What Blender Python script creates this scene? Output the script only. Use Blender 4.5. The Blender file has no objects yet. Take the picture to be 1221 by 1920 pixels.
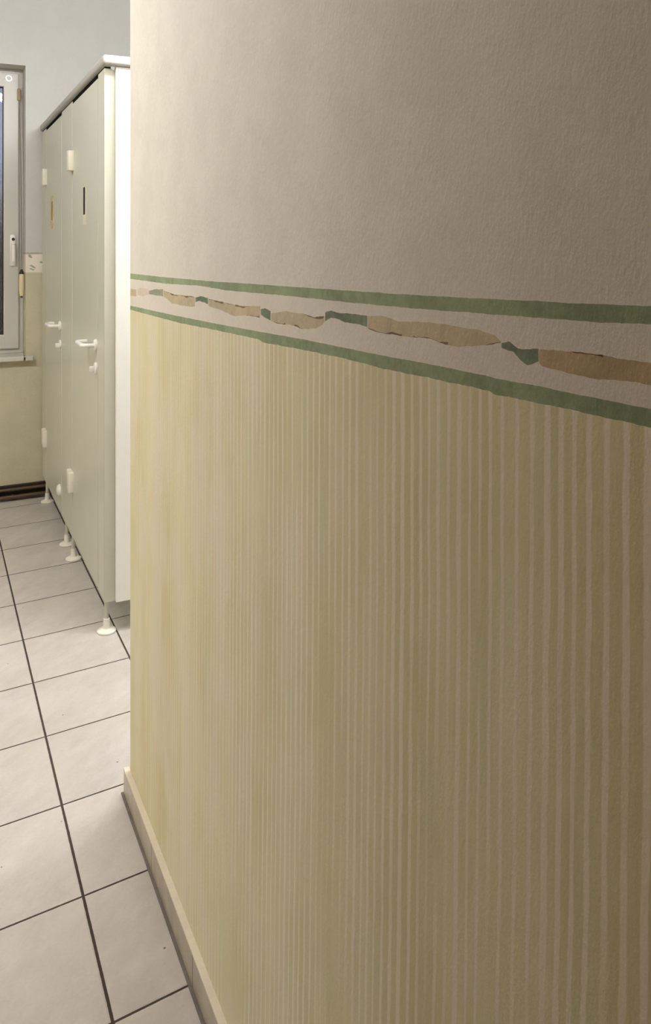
import bpy, bmesh, math, random
from mathutils import Vector
random.seed(4)
sc = bpy.context.scene
C = sc.collection

# ---------------------------------------------------------------- helpers
def new_mat(name, col=(.8, .8, .8), rough=.5, spec=.5):
    m = bpy.data.materials.new(name)
    m.use_nodes = True
    b = m.node_tree.nodes['Principled BSDF']
    b.inputs['Base Color'].default_value = (*col, 1)
    b.inputs['Roughness'].default_value = rough
    b.inputs['Specular IOR Level'].default_value = spec
    return m

class G:
    """tiny node-graph helper"""
    def __init__(s, m):
        s.m = m; s.t = m.node_tree; s.n = s.t.nodes; s.l = s.t.links
        s.b = s.n['Principled BSDF']
        s.co = s.n.new('ShaderNodeTexCoord').outputs['Object']
        sep = s.n.new('ShaderNodeSeparateXYZ'); s.l.new(s.co, sep.inputs[0])
        s.x, s.y, s.z = sep.outputs
    def put(s, sock, v):
        if hasattr(v, 'node'): s.l.new(v, sock)
        elif isinstance(v, tuple) and len(v) == 3 and sock.type == 'RGBA': sock.default_value = (*v, 1)
        else: sock.default_value = v
    def math(s, op, a, b=0., c=None, clamp=False):
        n = s.n.new('ShaderNodeMath'); n.operation = op; n.use_clamp = clamp
        s.put(n.inputs[0], a); s.put(n.inputs[1], b)
        if c is not None: s.put(n.inputs[2], c)
        return n.outputs[0]
    def vec(s, x, y, z):
        n = s.n.new('ShaderNodeCombineXYZ')
        for i, v in enumerate((x, y, z)): s.put(n.inputs[i], v)
        return n.outputs[0]
    def noise(s, v, scale, detail=3., rough=.5):
        n = s.n.new('ShaderNodeTexNoise'); s.l.new(v, n.inputs['Vector'])
        n.inputs['Scale'].default_value = scale; n.inputs['Detail'].default_value = detail
        n.inputs['Roughness'].default_value = rough
        return n.outputs['Fac']
    def wnoise(s, v):
        n = s.n.new('ShaderNodeTexWhiteNoise'); n.noise_dimensions = '3D'; s.l.new(v, n.inputs['Vector'])
        return n.outputs['Value']
    def ramp(s, f, a, b, lo=0., hi=1.):
        n = s.n.new('ShaderNodeMapRange'); n.interpolation_type = 'SMOOTHSTEP'
        s.put(n.inputs[0], f); s.put(n.inputs[1], a); s.put(n.inputs[2], b); s.put(n.inputs[3], lo); s.put(n.inputs[4], hi)
        return n.outputs[0]
    def mix(s, f, a, b, mode='MIX'):
        n = s.n.new('ShaderNodeMix'); n.data_type = 'RGBA'; n.blend_type = mode
        s.put(n.inputs[0], f); s.put(n.inputs[6], a); s.put(n.inputs[7], b)
        return n.outputs[2]
    def bump(s, h, strength=.3, dist=.001):
        n = s.n.new('ShaderNodeBump'); n.inputs['Strength'].default_value = strength
        n.inputs['Distance'].default_value = dist
        s.put(n.inputs['Height'], h); s.l.new(n.outputs[0], s.b.inputs['Normal'])
    def color(s, v): s.put(s.b.inputs['Base Color'], v)

def paper_height(g):
    # crinkled, slightly vertical wallpaper grain
    v = g.vec(g.x, g.y, g.math('MULTIPLY', g.z, .55))
    return g.math('ADD', g.noise(v, 210, 3, .6), g.math('MULTIPLY', g.noise(v, 70, 2), .6))

def paint(name, col, amp=.06, grain=True, bump=.48):
    m = new_mat(name, col, .75, .25); g = G(m)
    n = g.noise(g.co, 9, 4, .6)
    n2 = g.noise(g.co, 90, 2)
    k = g.math('ADD', g.math('MULTIPLY', n, .7), g.math('MULTIPLY', n2, .3))
    d = tuple(c*(1-amp*1.6) for c in col); u = tuple(min(1, c*(1+amp)) for c in col)
    g.color(g.mix(g.ramp(k, .35, .65), d, u))
    if grain: g.bump(paper_height(g), bump, .0012)
    return m

def link(name, me, m=None, parent=None):
    o = bpy.data.objects.new(name, me); C.objects.link(o)
    if m:
        for x in (m if isinstance(m, list) else [m]): me.materials.append(x)
    if parent: o.parent = parent
    return o

def bm_obj(name, bm, m=None, parent=None, smooth=False):
    bmesh.ops.recalc_face_normals(bm, faces=bm.faces)
    me = bpy.data.meshes.new(name); bm.to_mesh(me); bm.free()
    if smooth:
        for p in me.polygons: p.use_smooth = True
        try: me.set_sharp_from_angle(angle=math.radians(40))
        except Exception: pass
    return link(name, me, m, parent)

def box(bm, x0, x1, y0, y1, z0, z1, bev=0, seg=2, mi=0):
    r = bmesh.ops.create_cube(bm, size=1)
    vs = r['verts']
    for v in vs:
        v.co = Vector((x0+(v.co.x+.5)*(x1-x0), y0+(v.co.y+.5)*(y1-y0), z0+(v.co.z+.5)*(z1-z0)))
    fs = set(f for v in vs for f in v.link_faces)
    for f in fs: f.material_index = mi
    if bev:
        es = list(set(e for v in vs for e in v.link_edges))
        bmesh.ops.bevel(bm, geom=es, offset=bev, segments=seg, affect='EDGES', profile=.5)

def lathe(bm, prof, origin=(0, 0, 0), axis='z', n=24):
    """prof: list of (r, h). axis x- points towards -x"""
    rings = []
    def P(r, h, a):
        cx, cy = r*math.cos(a), r*math.sin(a)
        if axis == 'z': p = (cx, cy, h)
        elif axis == '-x': p = (-h, cx, cy)
        else: p = (cx, -h, cy)             # '-y'
        return Vector(p)+Vector(origin)
    for r, h in prof:
        if r < 1e-6: rings.append([bm.verts.new(P(0, h, 0))])
        else: rings.append([bm.verts.new(P(r, h, 2*math.pi*i/n)) for i in range(n)])
    for a, b in zip(rings, rings[1:]):
        for i in range(n):
            j = (i+1) % n
            if len(a) == 1: bm.faces.new((a[0], b[i], b[j]))
            elif len(b) == 1: bm.faces.new((a[i], a[j], b[0]))
            else: bm.faces.new((a[i], a[j], b[j], b[i]))

def tube(bm, pts, r, n=14):
    pts = [Vector(p) for p in pts]; rings = []
    up = Vector((0, 0, 1))
    for i, p in enumerate(pts):
        d = (pts[min(i+1, len(pts)-1)]-pts[max(i-1, 0)]).normalized()
        u = up if abs(d.dot(up)) < .95 else Vector((1, 0, 0))
        a = d.cross(u).normalized(); b = d.cross(a).normalized()
        rings.append([bm.verts.new(p+a*r*math.cos(2*math.pi*k/n)+b*r*math.sin(2*math.pi*k/n)) for k in range(n)])
    for A, B in zip(rings, rings[1:]):
        for k in range(n): bm.faces.new((A[k], A[(k+1) % n], B[(k+1) % n], B[k]))
    bm.faces.new(rings[0][::-1]); bm.faces.new(rings[-1])

def round_path(pts, r=.02, n=6):
    pts = [Vector(p) for p in pts]; out = [pts[0]]
    for a, b, c in zip(pts, pts[1:], pts[2:]):
        p0 = b+(a-b).normalized()*r; p1 = b+(c-b).normalized()*r
        for i in range(n+1):
            t = i/n; out.append(p0*(1-t)**2+b*2*t*(1-t)+p1*t*t)
    out.append(pts[-1]); return out

def tag(o, label=None, cat=None, group=None, kind=None):
    if label: o['label'] = label
    if cat: o['category'] = cat
    if group: o['group'] = group
    if kind: o['kind'] = kind
    return o

def thing(name, loc, label, cat, group=None):
    o = bpy.data.objects.new(name, None); C.objects.link(o); o.location = loc
    o.empty_display_size = .05
    return tag(o, label, cat, group)

def part(name, bm, m, parent, smooth=False):
    """mesh built in world coordinates, parented to a thing without moving"""
    off = Vector((0, 0, 0)); p = parent
    while p is not None:
        off += p.location; p = p.parent
    bmesh.ops.translate(bm, verts=bm.verts, vec=-off)
    return bm_obj(name, bm, m, parent, smooth)
G1T = [(2.1159, 1.3829), (1.7844, 1.3839), (1.4127, 1.3876), (1.2427, 1.3908), (1.1045, 1.3927), (0.99, 1.3946), (0.8935, 1.3959), (0.8111, 1.3975), (0.7987, 1.3973), (0.6683, 1.4002), (0.5525, 1.4033), (0.5383, 1.4039), (0.4987, 1.4045), (0.4163, 1.4075)]
G1B = [(2.1159, 1.3685), (1.7656, 1.3698), (1.5062, 1.3759), (1.3518, 1.3743), (1.2326, 1.3764), (1.1045, 1.3789), (0.9694, 1.3804), (0.8935, 1.3812), (0.7987, 1.3828), (0.708, 1.3846), (0.6319, 1.3869), (0.5672, 1.3884), (0.5383, 1.3895), (0.5063, 1.39), (0.463, 1.3915), (0.4163, 1.3939)]
G2T = [(2.1159, 1.2974), (1.7112, 1.3036), (1.4127, 1.3098), (1.1936, 1.3155), (1.0259, 1.3204), (0.8935, 1.3227), (0.7987, 1.3244), (0.708, 1.3271), (0.6114, 1.3285), (0.5983, 1.3281), (0.5383, 1.33), (0.4864, 1.3305), (0.4163, 1.332)]
G2B = [(2.1159, 1.2864), (1.9051, 1.2885), (1.6432, 1.2911), (1.4127, 1.2977), (1.2031, 1.3029), (1.1748, 1.2999), (1.0259, 1.3056), (0.8935, 1.3091), (0.7987, 1.3092), (0.708, 1.3123), (0.6048, 1.315), (0.5983, 1.3129), (0.5247, 1.3157), (0.4745, 1.3171), (0.4163, 1.3181)]
MOTIF = [
    ('tan', [(2.1159, 1.3425), (2.0484, 1.3428)], [(2.1159, 1.3234), (2.0484, 1.3259)]) ,
    ('pale', [(2.0364, 1.3456), (1.994, 1.3508), (1.918, 1.3499)], [(2.0364, 1.3294), (1.9711, 1.3301), (1.918, 1.3383)]) ,
    ('sage', [(1.9158, 1.3463), (1.8633, 1.3525), (1.7844, 1.3561)], [(1.9158, 1.3384), (1.8633, 1.3386), (1.7844, 1.3403)]) ,
    ('tan', [(1.7806, 1.3538), (1.6938, 1.349), (1.5422, 1.3526)], [(1.7806, 1.3405), (1.7112, 1.3289), (1.6109, 1.3293), (1.5496, 1.332), (1.5422, 1.3338)]) ,
    ('green', [(1.5378, 1.3515), (1.4991, 1.3558), (1.4581, 1.3547)], [(1.5378, 1.3415), (1.5132, 1.3464), (1.4784, 1.3443), (1.4581, 1.3426)]) ,
    ('tan', [(1.4555, 1.3532), (1.3636, 1.3521), (1.2738, 1.3513), (1.1888, 1.3569)], [(1.4555, 1.3394), (1.3756, 1.3367), (1.3174, 1.3313), (1.2326, 1.3385), (1.1888, 1.3376)]) ,
    ('green', [(1.1869, 1.3525), (1.1702, 1.3546), (1.1458, 1.3519)], [(1.1869, 1.343), (1.1566, 1.3385), (1.1458, 1.3376)]) ,
    ('tan', [(1.1432, 1.3487), (1.088, 1.356), (1.0259, 1.3567), (0.99, 1.3548), (0.956, 1.3589)], [(1.1432, 1.3362), (1.1214, 1.3346), (1.0719, 1.3372), (1.0259, 1.335), (0.983, 1.3395), (0.966, 1.3449), (0.956, 1.3516)]) ,
    ('green', [(0.9547, 1.3634), (0.9365, 1.3676), (0.9177, 1.3661), (0.8425, 1.3684), (0.8398, 1.3673)], [(0.9547, 1.3526), (0.9365, 1.3581), (0.9239, 1.358), (0.8994, 1.3555), (0.8702, 1.356), (0.8425, 1.3544), (0.8398, 1.3546)]) ,
    ('tan', [(0.8388, 1.3679), (0.7987, 1.3707), (0.765, 1.3671), (0.708, 1.3714), (0.625, 1.3713), (0.5983, 1.3682), (0.5878, 1.3638)], [(0.8388, 1.3521), (0.8111, 1.3507), (0.7987, 1.3503), (0.7558, 1.3515), (0.708, 1.354), (0.6721, 1.3509), (0.6497, 1.3512), (0.6114, 1.3576), (0.5878, 1.3622)]) ,
    ('green', [(0.5871, 1.3622), (0.5763, 1.365), (0.5642, 1.3598), (0.5496, 1.3605), (0.5369, 1.3623)], [(0.5871, 1.3572), (0.5702, 1.3557), (0.5612, 1.3494), (0.5511, 1.3464), (0.5369, 1.3515)]) ,
    ('ochre', [(0.5364, 1.362), (0.4962, 1.3651), (0.463, 1.3656), (0.441, 1.3654), (0.4163, 1.3661)], [(0.5364, 1.351), (0.5328, 1.3482), (0.5038, 1.3461), (0.4745, 1.346), (0.441, 1.3488), (0.4163, 1.3493)]) ,
]
MARKS = [(1.5496, 1.7563, 't'), (1.3696, 1.4515, 't'), (1.3174, 1.3518, 't'), (1.2427, 1.3063, 't'), (1.1936, 1.2529, 'b'), (1.088, 1.1344, 'b'), (1.0259, 1.0562, 'b'), (0.9593, 1.0222, 't'), (0.7862, 0.8372, 'b'), (0.7604, 0.7987, 'b'), (0.6721, 0.7378, 'b'), (0.5887, 0.6097, 'b'), (0.463, 0.4962, 't')]
# ---------------------------------------------------------------- sizes
H = 1.45                       # eye height
XW = .473                      # painted wall face
YE = 2.118                     # end (corner) of the painted wall
XB = .4586                     # face of its tiled skirting
YB = 4.93                      # back wall
CEIL = 2.98
XL, XR, YN = -2.2, 2.3, -.50  # room limits
TILE = .3251
XC = .585                      # front of the cubicles
Y0C = 3.03                     # near end of the cubicles

# ---------------------------------------------------------------- materials
CREAM = (.77, .735, .66)
M_upper = paint('cream_wallpaper_paint', CREAM, .03)
M_strip = paint('border_cream_paint', (.79, .735, .645), .025)
M_green = paint('sage_green_paint', (.325, .395, .235), .13)
M_tan = paint('tan_glaze_paint', (.60, .51, .34), .10)
M_pale = paint('pale_glaze_paint', (.72, .63, .51), .06)
M_sage = paint('pale_sage_glaze', (.40, .40, .29), .16)
M_dgreen = paint('dark_green_glaze', (.22, .265, .18), .22)
M_faint = paint('greyed_green_paint', (.40, .40, .32), .10)
M_ochre = paint('ochre_glaze_paint', (.55, .43, .25), .10)
M_brown = paint('brown_glaze_line', (.24, .16, .10), .25)
M_white = paint('white_wall_paint', (.57, .57, .55), .015)
M_dado = paint('beige_dado_paint', (.56, .525, .38), .035)
M_ceil = paint('ceiling_paint', (.80, .79, .74), .02)
M_warm = paint('unseen_wall_warm_brown', (.26, .14, .022), .06)  # brown of the unseen walls, chosen to dim and warm the bounced light

def combed_glaze():
    m = new_mat('combed_beige_glaze', (.6, .5, .35), .7, .3); g = G(m)
    # comb lines drift a little towards the far end lower down
    dz = g.math('SUBTRACT', 1.32, g.z)
    lean = g.math('MULTIPLY', g.math('MULTIPLY', dz, dz), .026)
    far = g.math('MULTIPLY', g.math('SUBTRACT', 2.2, g.y), .55)
    u = g.math('SUBTRACT', g.y, g.math('MULTIPLY', lean, far))
    wob = g.noise(g.vec(g.math('MULTIPLY', g.y, 5), 0., g.math('MULTIPLY', g.z, 5)), 1.6, 3)
    u = g.math('ADD', u, g.math('MULTIPLY', g.math('SUBTRACT', wob, .5), .006))
    wide = g.noise(g.vec(g.math('MULTIPLY', u, 9), 0., 3.), 1.0, 1)
    q = g.math('ADD', g.math('DIVIDE', u, .0178), g.math('MULTIPLY', wide, 1.6))
    cell = g.math('FLOOR', q); fr = g.math('FRACT', q)
    d = g.math('ABSOLUTE', g.math('SUBTRACT', fr, .5))
    rnd = g.wnoise(g.vec(cell, 4., 1.))
    edge = g.noise(g.vec(g.math('MULTIPLY', cell, 7.3), 0., g.math('MULTIPLY', g.z, 17)), 1.0, 4, .65)
    w = g.math('ADD', g.math('MULTIPLY', rnd, .10), g.math('MULTIPLY', edge, .24))   # half width
    line = g.ramp(d, g.math('SUBTRACT', w, .05), g.math('ADD', w, .04), 1., 0.)
    # the comb does not bite everywhere
    bite = g.noise(g.vec(g.math('MULTIPLY', u, 8), 0., g.math('MULTIPLY', g.z, 1.3)), 1.0, 3)
    bite2 = g.noise(g.vec(g.math('MULTIPLY', cell, 3.7), 2., g.math('MULTIPLY', g.z, 2.2)), 1.0, 2)
    cover = g.math('MULTIPLY', g.ramp(bite, .30, .46), g.ramp(bite2, .30, .44))
    near = g.ramp(g.y, 1.15, 1.75, 1., .40)
    line = g.math('MULTIPLY', g.math('MULTIPLY', line, cover), near)
    # glaze colour: broad vertical passes and soft clouds
    band = g.noise(g.vec(g.math('MULTIPLY', u, 11), 1., g.math('MULTIPLY', g.z, .8)), 1.0, 4, .55)
    cloud = g.noise(g.co, 4.5, 5, .6)
    fine = g.noise(g.vec(g.math('MULTIPLY', g.y, 260), 0., g.math('MULTIPLY', g.z, 14)), 1., 2)
    k = g.math('ADD', g.math('MULTIPLY', band, .55), g.math('ADD', g.math('MULTIPLY', cloud, .33), g.math('MULTIPLY', fine, .12)))
    base = g.mix(g.ramp(k, .32, .68), (.68, .61, .345), (.83, .77, .52))
    tint = g.noise(g.vec(g.math('MULTIPLY', u, 14), 7., g.math('MULTIPLY', g.z, 3)), 1., 3)
    base = g.mix(g.math('MULTIPLY', g.ramp(tint, .48, .68), .40), base, (.68, .69, .44))
    base = g.mix(g.math('MULTIPLY', g.ramp(tint, .50, .32), .40), base, (.76, .63, .43))
    # paler patches where the glaze was wiped thin
    thin = g.noise(g.vec(g.math('MULTIPLY', u, 9), 5., g.math('MULTIPLY', g.z, 3.6)), 1., 3, .55)
    thin = g.math('MULTIPLY', g.ramp(thin, .42, .62), g.ramp(g.y, .85, 1.45))
    base = g.mix(g.math('MULTIPLY', thin, .60), base, (.80, .755, .615))
    g.color(g.mix(g.math('MULTIPLY', line, .9), base, (.90, .82, .66)))
    g.bump(paper_height(g), .4, .0012)
    return m
M_comb = combed_glaze()

def floor_mat():
    m = new_mat('cream_floor_tiles', (.7, .65, .58), .28, .5); g = G(m)
    jx = g.math('DIVIDE', g.math('SUBTRACT', g.x, .3053), TILE)
    # the rows run very slightly out of square with the wall
    yy = g.math('SUBTRACT', g.y, g.math('MULTIPLY', g.math('SUBTRACT', g.x, .3053), .07))
    jy = g.math('DIVIDE', g.math('SUBTRACT', yy, 1.511), TILE*.9985)
    def dist(v):
        f = g.math('FRACT', v)
        return g.math('MULTIPLY', g.math('MINIMUM', f, g.math('SUBTRACT', 1., f)), TILE)
    wig = g.math('MULTIPLY', g.math('SUBTRACT', g.noise(g.co, 60, 2), .5), .0012)
    dx = g.math('ADD', dist(jx), wig); dy = g.math('ADD', dist(jy), wig)
    gx = g.ramp(dx, .0026, .0038, 1., 0.); gy = g.ramp(dy, .0020, .0031, 1., 0.)
    gr = g.math('MAXIMUM', gx, gy)
    ex = g.ramp(g.math('MINIMUM', dx, dy), .0025, .007, 0., 1.)
    tid = g.wnoise(g.vec(g.math('FLOOR', jx), g.math('FLOOR', jy), 3.))
    v = g.vec(g.math('ADD', g.x, g.math('MULTIPLY', tid, 13)), g.y, tid)
    v = g.vec(g.math('ADD', g.math('ADD', g.x, g.y), g.math('MULTIPLY', tid, 13)), g.math('MULTIPLY', g.math('SUBTRACT', g.x, g.y), 1.8), tid)
    n1 = g.noise(v, 3.2, 6, .62); n2 = g.noise(v, 11, 4, .6); n3 = g.noise(g.co, 140, 2)
    k = g.math('ADD', g.math('MULTIPLY', n1, .55), g.math('ADD', g.math('MULTIPLY', n2, .3), g.math('MULTIPLY', n3, .15)))
    tile = g.mix(g.ramp(k, .25, .75), (.44, .405, .37), (.615, .575, .54))
    warm = g.noise(g.vec(g.math('ADD', g.x, g.y), g.math('MULTIPLY', g.math('SUBTRACT', g.x, g.y), 2.2), tid), 3.5, 4, .55)
    tile = g.mix(g.math('MULTIPLY', g.ramp(warm, .3, .7), .30), tile, (.545, .475, .375))
    # crumbs of dirt
    vo = g.n.new('ShaderNodeTexVoronoi'); g.l.new(g.co, vo.inputs['Vector']); vo.inputs['Scale'].default_value = 17
    sp = g.math('MULTIPLY', g.ramp(vo.outputs['Distance'], .035, .06, 1., 0.), g.ramp(g.wnoise(vo.outputs['Position']), .84, .86))
    tile = g.mix(g.math('MULTIPLY', sp, .8), tile, (.10, .07, .05))
    g.color(g.mix(gr, tile, (.045, .028, .02)))
    g.put(g.b.inputs['Roughness'], g.math('ADD', g.math('MULTIPLY', gr, .5), .34))
    g.bump(g.math('ADD', ex, g.math('MULTIPLY', n3, .03)), .5, .0015)
    return m
M_floor = floor_mat()

def skirting_mat():
    m = new_mat('skirting_tile', (.6, .54, .46), .3, .5); g = G(m)
    jy = g.math('DIVIDE', g.math('SUBTRACT', g.y, 1.511), TILE)
    f = g.math('FRACT', jy)
    d = g.math('MULTIPLY', g.math('MINIMUM', f, g.math('SUBTRACT', 1., f)), TILE)
    gr = g.ramp(d, .0014, .0022, 1., 0.)
    n = g.noise(g.co, 14, 4, .6)
    t = g.mix(g.ramp(n, .35, .65), (.43, .37, .29), (.54, .475, .375))
    g.color(g.mix(gr, t, (.07, .03, .015)))
    return m
M_skirt = skirting_mat()
M_ledge = paint('cream_skirting_top', (.74, .66, .53), .04, False)
M_joint = paint('grey_silicone_joint', (.17, .145, .12), .1, False)

def laminate(name, col, rough=.32):
    m = new_mat(name, col, rough, .5); g = G(m)
    n = g.noise(g.co, 3, 3); n2 = g.noise(g.co, 160, 2)
    k = g.math('ADD', g.math('MULTIPLY', n, .7), g.math('MULTIPLY', n2, .3))
    g.color(g.mix(g.ramp(k, .3, .7), tuple(c*.96 for c in col), col))
    g.bump(n2, .05, .0006)
    return m
M_door = laminate('warm_grey_laminate', (.63, .63, .53))
M_panel = laminate('white_laminate', (.88, .865, .80), .4)
M_post = laminate('light_grey_aluminium', (.54, .53, .43), .4)
M_rail = laminate('grey_rail', (.41, .40, .37), .45)
M_plast = laminate('ivory_plastic', (.84, .81, .70), .35)
M_white_plast = laminate('white_plastic', (.86, .84, .79), .28)
M_steel = new_mat('dull_metal', (.45, .43, .40), .35); M_steel.node_tree.nodes['Principled BSDF'].inputs['Metallic'].default_value = 1
M_black = new_mat('black_plastic', (.02, .018, .015), .45)
M_gap = laminate('brown_grey_gap_shade', (.11, .095, .08), .8)  # dark tone standing in for shade in the door gaps
M_dull = new_mat('dull_black_gap_shade', (.008, .007, .006), .95, .05)  # near-black standing in for shade in the gap below the rail
M_frame = laminate('window_white_pvc', (.58, .565, .53), .35)
M_sill = laminate('window_sill_white', (.60, .585, .52), .35)
M_strap = laminate('grey_cord', (.26, .23, .19), .8)
M_wood = laminate('pale_wood_pull', (.74, .64, .42), .5)
M_guide = laminate('brown_cord_guide', (.33, .24, .12), .5)
M_pipe = laminate('dark_brown_pipe_paint', (.085, .055, .032), .35)
M_dskirt = laminate('dark_brown_skirting', (.035, .02, .012), .5)

def sign_mat():
    m = new_mat('yellowed_paper_sign', (.62, .52, .30), .6, .3); g = G(m)
    n = g.noise(g.co, 30, 3)
    g.color(g.mix(g.ramp(n, .35, .65), (.56, .47, .27), (.68, .59, .37)))
    return m
M_sign = sign_mat()
M_ink = paint('sign_dark_strip', (.04, .03, .018), .3, False)
M_faded = paint('sign_faded_strip', (.40, .32, .17), .25, False)

def glass_mat():
    m = new_mat('window_glass', (.9, .95, 1), .02, .5)
    b = m.node_tree.nodes['Principled BSDF']
    b.inputs['Transmission Weight'].default_value = 1.0
    b.inputs['IOR'].default_value = 1.5
    return m
M_glass = glass_mat()

def lamp_mat(s):
    m = new_mat('lamp_diffuser', (.9, .9, .88), .4)
    b = m.node_tree.nodes['Principled BSDF']
    b.inputs['Emission Color'].default_value = (.985, .985, 1.0, 1)
    b.inputs['Emission Strength'].default_value = s
    return m

# ---------------------------------------------------------------- floor, ceiling, plain walls, added light blocker
def struct(name, bm, m): return tag(bm_obj(name, bm, m), kind='structure')

bm = bmesh.new(); box(bm, XL-.1, XR+.1, YN-.1, YB+.3, -.12, 0); struct('floor', bm, M_floor)
bm = bmesh.new(); box(bm, XL-.1, XR+.1, YN-.1, YB+.3, CEIL, CEIL+.12); struct('ceiling', bm, M_ceil)
bm = bmesh.new(); box(bm, XL-.1, XL, 1.64, YB, 0, CEIL); struct('wall_left', bm, M_dado)
bm = bmesh.new(); box(bm, XR, XR+.1, YE-.15, YB, 0, CEIL); struct('wall_far_right', bm, M_white)
bm = bmesh.new(); box(bm, -.50, XW+.15, YN-.1, YN, 0, CEIL); struct('wall_near', bm, M_warm)  # unseen, set close and dark to dim the near end of the painted wall
bm = bmesh.new(); box(bm, XW+.15, XR, YE-.15, YE, 0, CEIL); struct('wall_return', bm, M_white)
bm = bmesh.new(); box(bm, XL, -.50, YN, 1.64, 0, CEIL); struct('added_shade_block_left', bm, M_warm)  # added unseen block, keeps lamp light off the near end of the painted wall

# ---------------------------------------------------------------- painted wall (combed dado, border with two green lines)
def interp(tab, u):
    # tables run from far (large u) to near
    if u >= tab[0][0]: return tab[0][1]
    for (u0, z0), (u1, z1) in zip(tab, tab[1:]):
        if u >= u1:
            return z0+(z1-z0)*(u0-u)/(u0-u1)
    return tab[-1][1]
SLOT = dict(upper=0, green=1, strip=2, tan=3, pale=4, sage=5, dgreen=6, ochre=7, brown=8, comb=9, end=10)
def rough_edge(u, k, amp):
    return amp*(math.sin(u*91+k*3.1)+.7*math.sin(u*233+k*7.7)+.5*math.sin(u*571+k*1.3))/2.2

def motif_at(u):
    for n, top, bot in MOTIF:
        if bot[-1][0] <= u <= bot[0][0]:
            return n, interp(top, u), interp(bot, u)
    if u < MOTIF[-1][1][-1][0]:
        n, top, bot = MOTIF[-1]
        return n, top[-1][1], bot[-1][1]
    return None

us = []
D = lambda u: .444*XW+.896*u
u = YE
while u > .30:
    us.append(u); u -= max(.0013, .0026*D(u)**2)     # finer towards the near end
while u > YN: us.append(u); u -= .02
us.append(YN)
for n, top, bot in MOTIF: us += [bot[0][0], bot[-1][0]]
for a, b, e in MARKS: us += [a, b]
us = sorted(set(round(x, 5) for x in us), reverse=True)
us = [us[0]]+[b for a, b in zip(us, us[1:]) if a-b > 2e-4]

bm = bmesh.new()
def quad(u0, u1, za0, zb0, za1, zb1, slot):
    if zb0-za0 < 1e-6 and zb1-za1 < 1e-6: return
    vs = [bm.verts.new((XW, u0, za0)), bm.verts.new((XW, u1, za1)), bm.verts.new((XW, u1, zb1)), bm.verts.new((XW, u0, zb0))]
    bm.faces.new(vs).material_index = SLOT[slot]
def rows(u, um):
    g1t = interp(G1T, u)+rough_edge(u, 1, .0003)
    g1b = interp(G1B, u)+rough_edge(u, 2, .0005)
    g2t = interp(G2T, u)+rough_edge(u, 3, .0003)
    g2b = interp(G2B, u)+rough_edge(u, 4, .0006)
    mo = motif_at(um)
    if mo:
        n, top, bot = mo
        for nn, tt, bb in MOTIF:
            if nn == n and bb[-1][0]-1e-4 <= um <= bb[0][0]+1e-4:
                top, bot = interp(tt, max(min(u, tt[0][0]), tt[-1][0])), interp(bb, max(min(u, bb[0][0]), bb[-1][0]))
        top += rough_edge(u, 5, .0006); bot += rough_edge(u, 6, .0007)
    else: n, top, bot = None, 1.345, 1.345
    return g2b, g2t, bot, top, g1b, g1t, n
for u0, u1 in zip(us, us[1:]):
    um = (u0+u1)/2
    a = rows(u0, um); b = rows(u1, um)
    n = a[6]; mslot = {'green': 'dgreen', None: 'strip'}.get(n, n)
    quad(u0, u1, 0, a[0], 0, b[0], 'comb')
    quad(u0, u1, a[0], a[1], b[0], b[1], 'green')
    mk = [e for (s, t, e) in MARKS if s <= um <= t] if n else []
    t0, t1, d0, d1 = a[3], b[3], a[2], b[2]
    mt = .0030*(.55+.45*math.sin(um*60)+.3*math.sin(um*170))
    mt = max(.0006, mt)
    quad(u0, u1, a[1], d0, b[1], d1, 'strip')
    if n:
        lo0, lo1, hi0, hi1 = d0, d1, t0, t1
        if 'b' in mk: quad(u0, u1, d0, d0+mt, d1, d1+mt, 'brown'); lo0 += mt; lo1 += mt
        if 't' in mk: quad(u0, u1, t0-mt, t0, t1-mt, t1, 'brown'); hi0 -= mt; hi1 -= mt
        quad(u0, u1, lo0, hi0, lo1, hi1, mslot)
    quad(u0, u1, t0, a[4], t1, b[4], 'strip')
    quad(u0, u1, a[4], a[5], b[4], b[5], 'green')
    quad(u0, u1, a[5], CEIL, b[5], CEIL, 'upper')
# the body of the wall behind its painted face
X1 = XW+.15
def face(pts, slot):
    bm.faces.new([bm.verts.new(p) for p in pts]).material_index = SLOT[slot]
face([(XW, YE, 0), (X1, YE, 0), (X1, YE, CEIL), (XW, YE, CEIL)], 'end')
face([(XW, YN, 0), (XW, YN, CEIL), (X1, YN, CEIL), (X1, YN, 0)], 'end')
face([(X1, YN, 0), (X1, YN, CEIL), (X1, YE, CEIL), (X1, YE, 0)], 'end')
face([(XW, YN, CEIL), (XW, YE, CEIL), (X1, YE, CEIL), (X1, YN, CEIL)], 'end')
face([(XW, YN, 0), (X1, YN, 0), (X1, YE, 0), (XW, YE, 0)], 'end')
me = bpy.data.meshes.new('wall_right'); 
for f in bm.faces:
    if abs(f.calc_center_median().x-XW) < 1e-5 and f.normal.x > 0: f.normal_flip()
bm.normal_update()
for f in bm.faces:
    if abs(f.calc_center_median().x-XW) < 1e-5 and f.normal.x > 0: f.normal_flip()
bm.to_mesh(me); bm.free()
tag(link('wall_right', me, [M_upper, M_green, M_strip, M_tan, M_pale, M_sage, M_dgreen, M_ochre, M_brown, M_comb, M_upper]), kind='structure')

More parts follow.
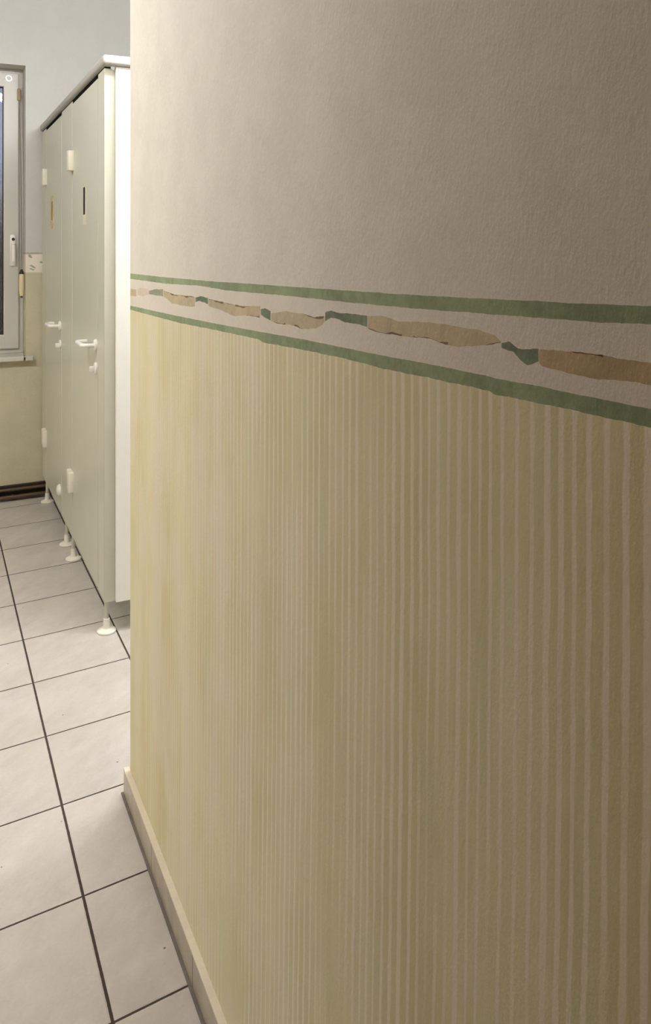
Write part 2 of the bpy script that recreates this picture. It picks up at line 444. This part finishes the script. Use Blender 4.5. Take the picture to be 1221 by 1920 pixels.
# tiled skirting along it, with a painted ledge on top and a grey joint at the floor
bm = bmesh.new()
box(bm, XB, XW, YN, YE+.014, .0, .0665, .0012, 1)
sk = struct('baseboard_right', bm, M_skirt)
bm = bmesh.new(); box(bm, XB-.0004, XW+.0, YN, YE+.0145, .0665, .0695, .0008, 1)
tag(part('ledge', bm, M_ledge, sk), 'cream painted top ledge')
bm = bmesh.new(); box(bm, XB-.0065, XB+.001, YN, YE+.0185, .0, .004, .0015, 2)
tag(part('joint', bm, M_joint, sk), 'dark grey sealant line')

# ---------------------------------------------------------------- back wall with window opening
WX0, WX1, WZ0, WZ1 = -.80, .494, .800, 2.512
bm = bmesh.new()
T = .30
def wall_piece(x0, x1, z0, z1, mi): box(bm, x0, x1, YB, YB+T, z0, z1, mi=mi)
LZ, UZ, GZ = 1.307, 1.414, 1.424
for x0, x1 in ((XL, WX0), (WX1, XR)):
    wall_piece(x0, x1, 0, LZ, 1); wall_piece(x0, x1, LZ, UZ, 2); wall_piece(x0, x1, UZ, GZ, 3); wall_piece(x0, x1, GZ, CEIL, 0)
wall_piece(WX0, WX1, 0, WZ0, 1); wall_piece(WX0, WX1, WZ1, CEIL, 0)
# painted pieces of the border motif beside the window
def blob(x, z, w, h, s, mi):
    vs = []
    for i in range(14):
        a = 2*math.pi*i/14
        px, pz = math.cos(a)*w*(1+.2*math.sin(3*a+x*40)), math.sin(a)*h*(1+.25*math.sin(2*a+z*30))
        vs.append((x+px*math.cos(s)-pz*math.sin(s), z+px*math.sin(s)+pz*math.cos(s)))
    a = [bm.verts.new((p, YB-.0006, q)) for p, q in vs]; b = [bm.verts.new((p, YB+.001, q)) for p, q in vs]
    fs = [bm.faces.new(a)]+[bm.faces.new((a[i], b[i], b[(i+1) % 14], a[(i+1) % 14])) for i in range(14)]
    for f in fs: f.material_index = mi
blob(.519, 1.402, .014, .0065, -.7, 4); blob(.533, 1.342, .018, .006, -.5, 4); blob(.529, 1.326, .014, .005, -.3, 4)
for i in range(8): blob(.62+i*.11, 1.36+.012*math.sin(i*2.1), .045, .011, -.1, 4 if i % 3 == 0 else 5)
bmesh.ops.recalc_face_normals(bm, faces=bm.faces)
struct('wall_back', bm, [M_white, M_dado, M_strip, M_faint, M_faint, M_tan])

# dark skirting and the two pipes in front of it
bm = bmesh.new(); box(bm, XL, XC+.05, YB-.012, YB, 0, .082, .003, 2); struct('baseboard_back', bm, M_dskirt)
for z, yy, r, lab in ((.060, YB-.030, .0095, 'upper of two dark brown heating pipes along the skirting under the window'),
                      (.022, YB-.046, .0120, 'lower of two dark brown heating pipes, nearest the floor under the window')):
    t = thing('heating_pipe', (-.5, yy, z), lab, 'pipe', 'heating pipes on the back wall')
    bm = bmesh.new(); tube(bm, [(XL+.01, yy, z), (XC+.045, yy, z)], r); part('pipe', bm, M_pipe, t, True)
    for x in (-1.2, -.35, .42):
        bm = bmesh.new(); box(bm, x-.007, x+.007, yy-r-.0012, YB-.011, z-r*.6, z+r*.6, .0008, 1)
        part('pipe_clip', bm, M_pipe, t)

# ---------------------------------------------------------------- window
win = bpy.data.objects.new('window_1', None); C.objects.link(win); win.location = ((WX0+WX1)/2, YB, .80); tag(win, kind='structure')
RY = YB+.130                      # face of the fixed frame, back in the reveal
SILL = .826
FX0, FX1, FZ0, FZ1 = WX0, WX1, SILL, WZ1
def ring(bm, x0, x1, z0, z1, w, y0, y1, bev=.003):
    box(bm, x0, x0+w, y0, y1, z0, z1, bev); box(bm, x1-w, x1, y0, y1, z0, z1, bev)
    box(bm, x0+w*.5, x1-w*.5, y0+.0004, y1, z0, z0+w, bev); box(bm, x0+w*.5, x1-w*.5, y0+.0004, y1, z1-w, z1, bev)
bm = bmesh.new(); ring(bm, FX0, FX1, FZ0, FZ1, .046, RY, RY+.07); part('window_frame', bm, M_frame, win)
SX0, SX1, SZ0, SZ1 = FX0+.026, FX1-.026, FZ0+.028, FZ1-.026
bm = bmesh.new(); ring(bm, SX0, SX1, SZ0, SZ1, .0845, RY-.016, RY+.045, .005); part('sash', bm, M_frame, win)
GX0, GX1, GZ0, GZ1 = SX0+.083, SX1-.083, SZ0+.083, SZ1-.083
bm = bmesh.new(); ring(bm, GX0, GX1, GZ0, GZ1, .006, RY-.010, RY+.02, .001); part('glazing_gasket', bm, M_black, win)
bm = bmesh.new(); box(bm, GX0+.002, GX1-.002, RY+.008, RY+.012, GZ0+.002, GZ1-.002); part('glass_pane', bm, M_glass, win)
hx = .434
bm = bmesh.new()
box(bm, hx-.016, hx+.016, RY-.027, RY-.014, 1.342, 1.528, .005)
tube(bm, round_path([(hx, RY-.02, 1.476), (hx, RY-.062, 1.476), (hx, RY-.064, 1.372)], .016), .0105)
wh = part('window_handle', bm, M_white_plast, win, True)
bm = bmesh.new(); lathe(bm, [(0, 0), (.0095, 0), (.0085, .003), (0, .0035)], (hx+.002, RY-.0265, 1.502), '-y', 14); part('handle_button', bm, M_black, wh)
bm = bmesh.new(); lathe(bm, [(.012, 0), (.019, 0), (.019, .004), (.012, .004)], (.412, RY-.0155, 2.452), '-y', 20)
tag(part('cover_cap', bm, M_steel, win), 'small grey ring cap at the upper corner')
bm = bmesh.new(); box(bm, WX0-.03, WX1, YB-.050, RY+.03, SILL-.0285, SILL, .006, 3); box(bm, WX1-.02, .532, YB-.050, YB-.0005, SILL-.0285, SILL, .006, 3)
tag(part('window_sill', bm, M_sill, win), 'off white protruding sill')

# pull cord with a wooden grip beside the window
cx, cy = .4765, YB+.045
t = thing('blind_cord', (cx, cy, 1.165), 'hanging grey pull cord with pale wooden grip beside the window handle', 'cord')
bm = bmesh.new(); tube(bm, [(cx, cy, 1.30), (cx-.002, cy+.012, 1.9), (cx-.006, RY-.012, 2.36)], .0036, 8); part('cord', bm, M_strap, t, True)
bm = bmesh.new(); lathe(bm, [(0, 1.168), (.008, 1.168), (.0125, 1.175), (.0145, 1.19), (.0145, 1.27), (.0125, 1.296), (.010, 1.300), (0, 1.301)], (cx, cy, 0)); part('grip', bm, M_wood, t, True)
bm = bmesh.new(); lathe(bm, [(.0125, 1.298), (.0135, 1.303), (.007, 1.323), (.0, 1.328)], (cx, cy, 0)); tag(part('cord_cap', bm, M_black, t, True), 'black cone on top of the grip')
bm = bmesh.new(); lathe(bm, [(0, 1.158), (.0065, 1.159), (.0065, 1.169), (0, 1.170)], (cx, cy, 0), n=12); tag(part('end_knot', bm, M_black, t, True), 'dark knot under the grip')
bm = bmesh.new(); box(bm, cx-.019, cx+.002, RY-.024, RY+.001, 2.325, 2.395, .004); tag(part('cord_guide', bm, M_guide, t), 'brown cord guide on the frame')

# ---------------------------------------------------------------- toilet cubicles
cub = thing('toilet_cubicle', (XC+.3, Y0C+.9, 0), 'row of pale grey toilet cubicles with two doors and white end panel', 'cubicle')
ZB, ZT = .117, 2.128
TH = .028
X1C = XR-.01
def pil(y0, y1, z1=ZT):
    bm = bmesh.new(); box(bm, XC, XC+TH, y0, y1, ZB, z1, .0015, 1); return part('pilaster', bm, M_door, cub)
pil(Y0C+.026, 3.178); pil(3.815, 4.143); pil(4.750, YB-.014)
bm = bmesh.new(); box(bm, XC+.003, XC+TH-.003, Y0C+.03, YB-.014, 2.110, 2.136); part('rail_gap_shade', bm, M_dull, cub)  # dark strip painted in as the shade under the cap rail
bm = bmesh.new(); box(bm, XC-.002, .6235, Y0C+.016, Y0C+.027, ZB, ZT-.006, .0015, 2); tag(part('corner_post', bm, M_post, cub), 'light grey corner profile')
bm = bmesh.new(); box(bm, .6237, X1C, Y0C-.001, Y0C+.027, ZB, ZT+.004, .0015, 2); tag(part('side_panel', bm, M_panel, cub), 'white end panel')
bm = bmesh.new(); box(bm, XC+TH, X1C, 3.965, 3.993, ZB, ZT, .001, 1); part('partition_panel', bm, M_panel, cub)
bm = bmesh.new()
box(bm, XC-.012, XC+.030, Y0C-.014, YB-.001, ZT+.006, ZT+.044, .012, 4)
box(bm, XC+.012, X1C, Y0C-.0145, Y0C+.0285, ZT+.0055, ZT+.0445, .012, 4)
part('cap_rail', bm, M_rail, cub, True)

def foot(y, x=XC+.010):
    bm = bmesh.new()
    lathe(bm, [(0, 0), (.034, 0), (.036, .003), (.035, .007), (.026, .0125), (.0145, .015), (.0128, .019), (.0118, .050), (.0085, .0515)], (x, y, 0))
    f = part('foot', bm, M_plast, cub, True)
    bm = bmesh.new(); lathe(bm, [(.0085, .050), (.0085, .1185), (0, .1185)], (x, y, 0)); part('stem', bm, M_post, f, True)
for y in (3.064, 3.842, 4.046, 4.775): foot(y)

def lever(y, z):
    """round rose, stand-off, bar towards the hinge, bent back to the door"""
    bm = bmesh.new(); x = XC
    lathe(bm, [(.0, 0), (.0235, 0), (.0235, .007), (.020, .0105), (0, .0105)], (x+.001, y, z), '-x')
    tube(bm, round_path([(x-.005, y, z), (x-.052, y, z), (x-.052, y+.155, z), (x-.010, y+.155, z)], .022, 8), .0087)
    return bm
def lock(y, z):
    bm = bmesh.new(); x = XC
    lathe(bm, [(.0, 0), (.0225, 0), (.0225, .006), (.019, .009), (0, .009)], (x+.001, y, z), '-x')
    box(bm, x-.026, x-.007, y+.004-.006, y+.004+.006, z-.014, z+.006, .003)
    return bm
def hinge(y, z):
    bm = bmesh.new()
    box(bm, XC-.023, XC+.002, y-.036, y-.001, z-.046, z+.046, .004)
    box(bm, XC-.021, XC+.002, y+.001, y+.036, z-.042, z+.050, .004)
    return bm

def door(y0, y1, zh, zl):
    bm = bmesh.new(); box(bm, XC, XC+TH, y0, y1, .119, 2.114, .0012, 2)
    d = part('door', bm, M_door, cub)
    for ya in (y0-.0075, y1+.0002):
        bm = bmesh.new(); box(bm, XC+(.0035 if ya < y0 else .0012), XC+TH-.004, ya, ya+.0073, .121, 2.110); part('door_gap_shade', bm, M_gap, d)  # dark strips put the shade of the door gaps into colour
    part('handle', lever(y0+.030, zh), M_white_plast, d, True)
    part('lock', lock(y0+.030, zl), M_white_plast, d, True)
    for z in (1.850, .375): part('hinge', hinge(y1+.003, z), M_plast, d, True)
    return d
door(3.186, 3.807, 1.066, .977)
d2 = door(4.151, 4.742, 1.058, .965)
bm = bmesh.new(); lathe(bm, [(0, 0), (.030, 0), (.029, .007), (.022, .014), (.012, .018), (0, .019)], (XC+.001, 4.205, .225), '-x', 24)
tag(part('door_bumper', bm, M_white_plast, d2, True), 'round white bumper near the door foot')

# paper signs on the doors
def sign(y, z0, z1, w, label, mats, ink):
    t = thing('door_sign', (XC-.0007, y, (z0+z1)/2), label, 'sign', 'signs on the cubicle doors')
    bm = bmesh.new(); box(bm, XC-.0014, XC, y-w/2, y+w/2, z0, z1); part('sheet', bm, mats, t)
    bm = bmesh.new()
    for (a, b, c, e) in ink: box(bm, XC-.0020, XC-.0012, y+a, y+b, c, e)
    part('printed_strip', bm, M_ink if 'black' in label else M_faded, t)
M_sign2 = laminate('pale_yellowed_sign', (.66, .62, .50), .5)
LAMP_A = ((-1.0, 2.5, 2.82), 1.6, .14, "long white tube lamp over the walkway in front of the cubicles", 72.)
LAMP_B = ((1.12, 2.60, 2.77), 1.22, .14, "long white tube lamp hidden behind the corner of the painted wall", 84.)
WORLD = 1.0
EXPO = 0.0
sign(3.486, 1.548, 1.728, .085, 'small pale yellowed sign with a black upright strip on the near door', M_sign2,
     [(-.022, .020, 1.592, 1.708)])
sign(4.487, 1.553, 1.730, .115, 'tan yellowed sign with a faded brown strip on the far door', M_sign,
     [(-.03, .03, 1.60, 1.70)])

# ---------------------------------------------------------------- lamps (above the frame)
def tube_lamp(loc, sx, sy, label, s):
    t = thing('ceiling_lamp', loc, label, 'lamp', 'ceiling lamps')
    x, y, z = loc
    bm = bmesh.new(); box(bm, x-sx/2, x+sx/2, y-sy/2, y+sy/2, z+.03, z+.07, .006); part('housing', bm, M_white_plast, t)
    bm = bmesh.new(); box(bm, x-sx/2+.01, x+sx/2-.01, y-sy/2+.008, y+sy/2-.008, z-.02, z+.03, .012, 3); part('diffuser', bm, lamp_mat(s), t, True)
    for k in (-.3, .3):
        bm = bmesh.new(); box(bm, x+k*sx-.006, x+k*sx+.006, y-.006, y+.006, z+.06, CEIL+.0, 0)
        part('bracket', bm, M_white_plast, t)
tube_lamp(*LAMP_A)
tube_lamp(*LAMP_B)

# ---------------------------------------------------------------- dusk outside
w = bpy.data.worlds.new('dusk'); sc.world = w; w.use_nodes = True
nt = w.node_tree; bg = nt.nodes['Background']
tc = nt.nodes.new('ShaderNodeTexCoord'); sp = nt.nodes.new('ShaderNodeSeparateXYZ'); nt.links.new(tc.outputs['Generated'], sp.inputs[0])
rp = nt.nodes.new('ShaderNodeValToRGB'); nt.links.new(sp.outputs[2], rp.inputs[0])
el = rp.color_ramp.elements
el[0].position = 0.0; el[0].color = (.012, .008, .006, 1)
el[1].position = .012; el[1].color = (.03, .024, .032, 1)
for p, c in ((.05, (.10, .10, .13)), (.10, (.26, .28, .40)), (.2, (.30, .32, .42)), (1., (.08, .09, .16))):
    e = el.new(p); e.color = (*c, 1)
nt.links.new(rp.outputs[0], bg.inputs[0]); bg.inputs[1].default_value = WORLD

# ---------------------------------------------------------------- camera
cam = bpy.data.cameras.new('camera'); co = bpy.data.objects.new('camera', cam); C.objects.link(co)
co.location = (0, 0, H)
co.rotation_euler = (math.radians(90), 0, -math.atan2(740, 1492))
cam.sensor_fit = 'VERTICAL'; cam.sensor_height = 36.; cam.lens = 1492*36/1920
cam.shift_y = -(960-465)/1920
cam.clip_start = .02
sc.camera = co

vs = sc.view_settings
sc.display_settings.display_device = 'sRGB'
vs.view_transform = 'Standard'; vs.look = 'None'; vs.gamma = 1; vs.use_curve_mapping = False
vs.exposure = EXPO
sc.cycles.use_denoising = True
sc.cycles.max_bounces = 8; sc.cycles.diffuse_bounces = 6
sc.cycles.use_adaptive_sampling = True; sc.cycles.adaptive_threshold = .07
sc.cycles.sample_clamp_indirect = 6
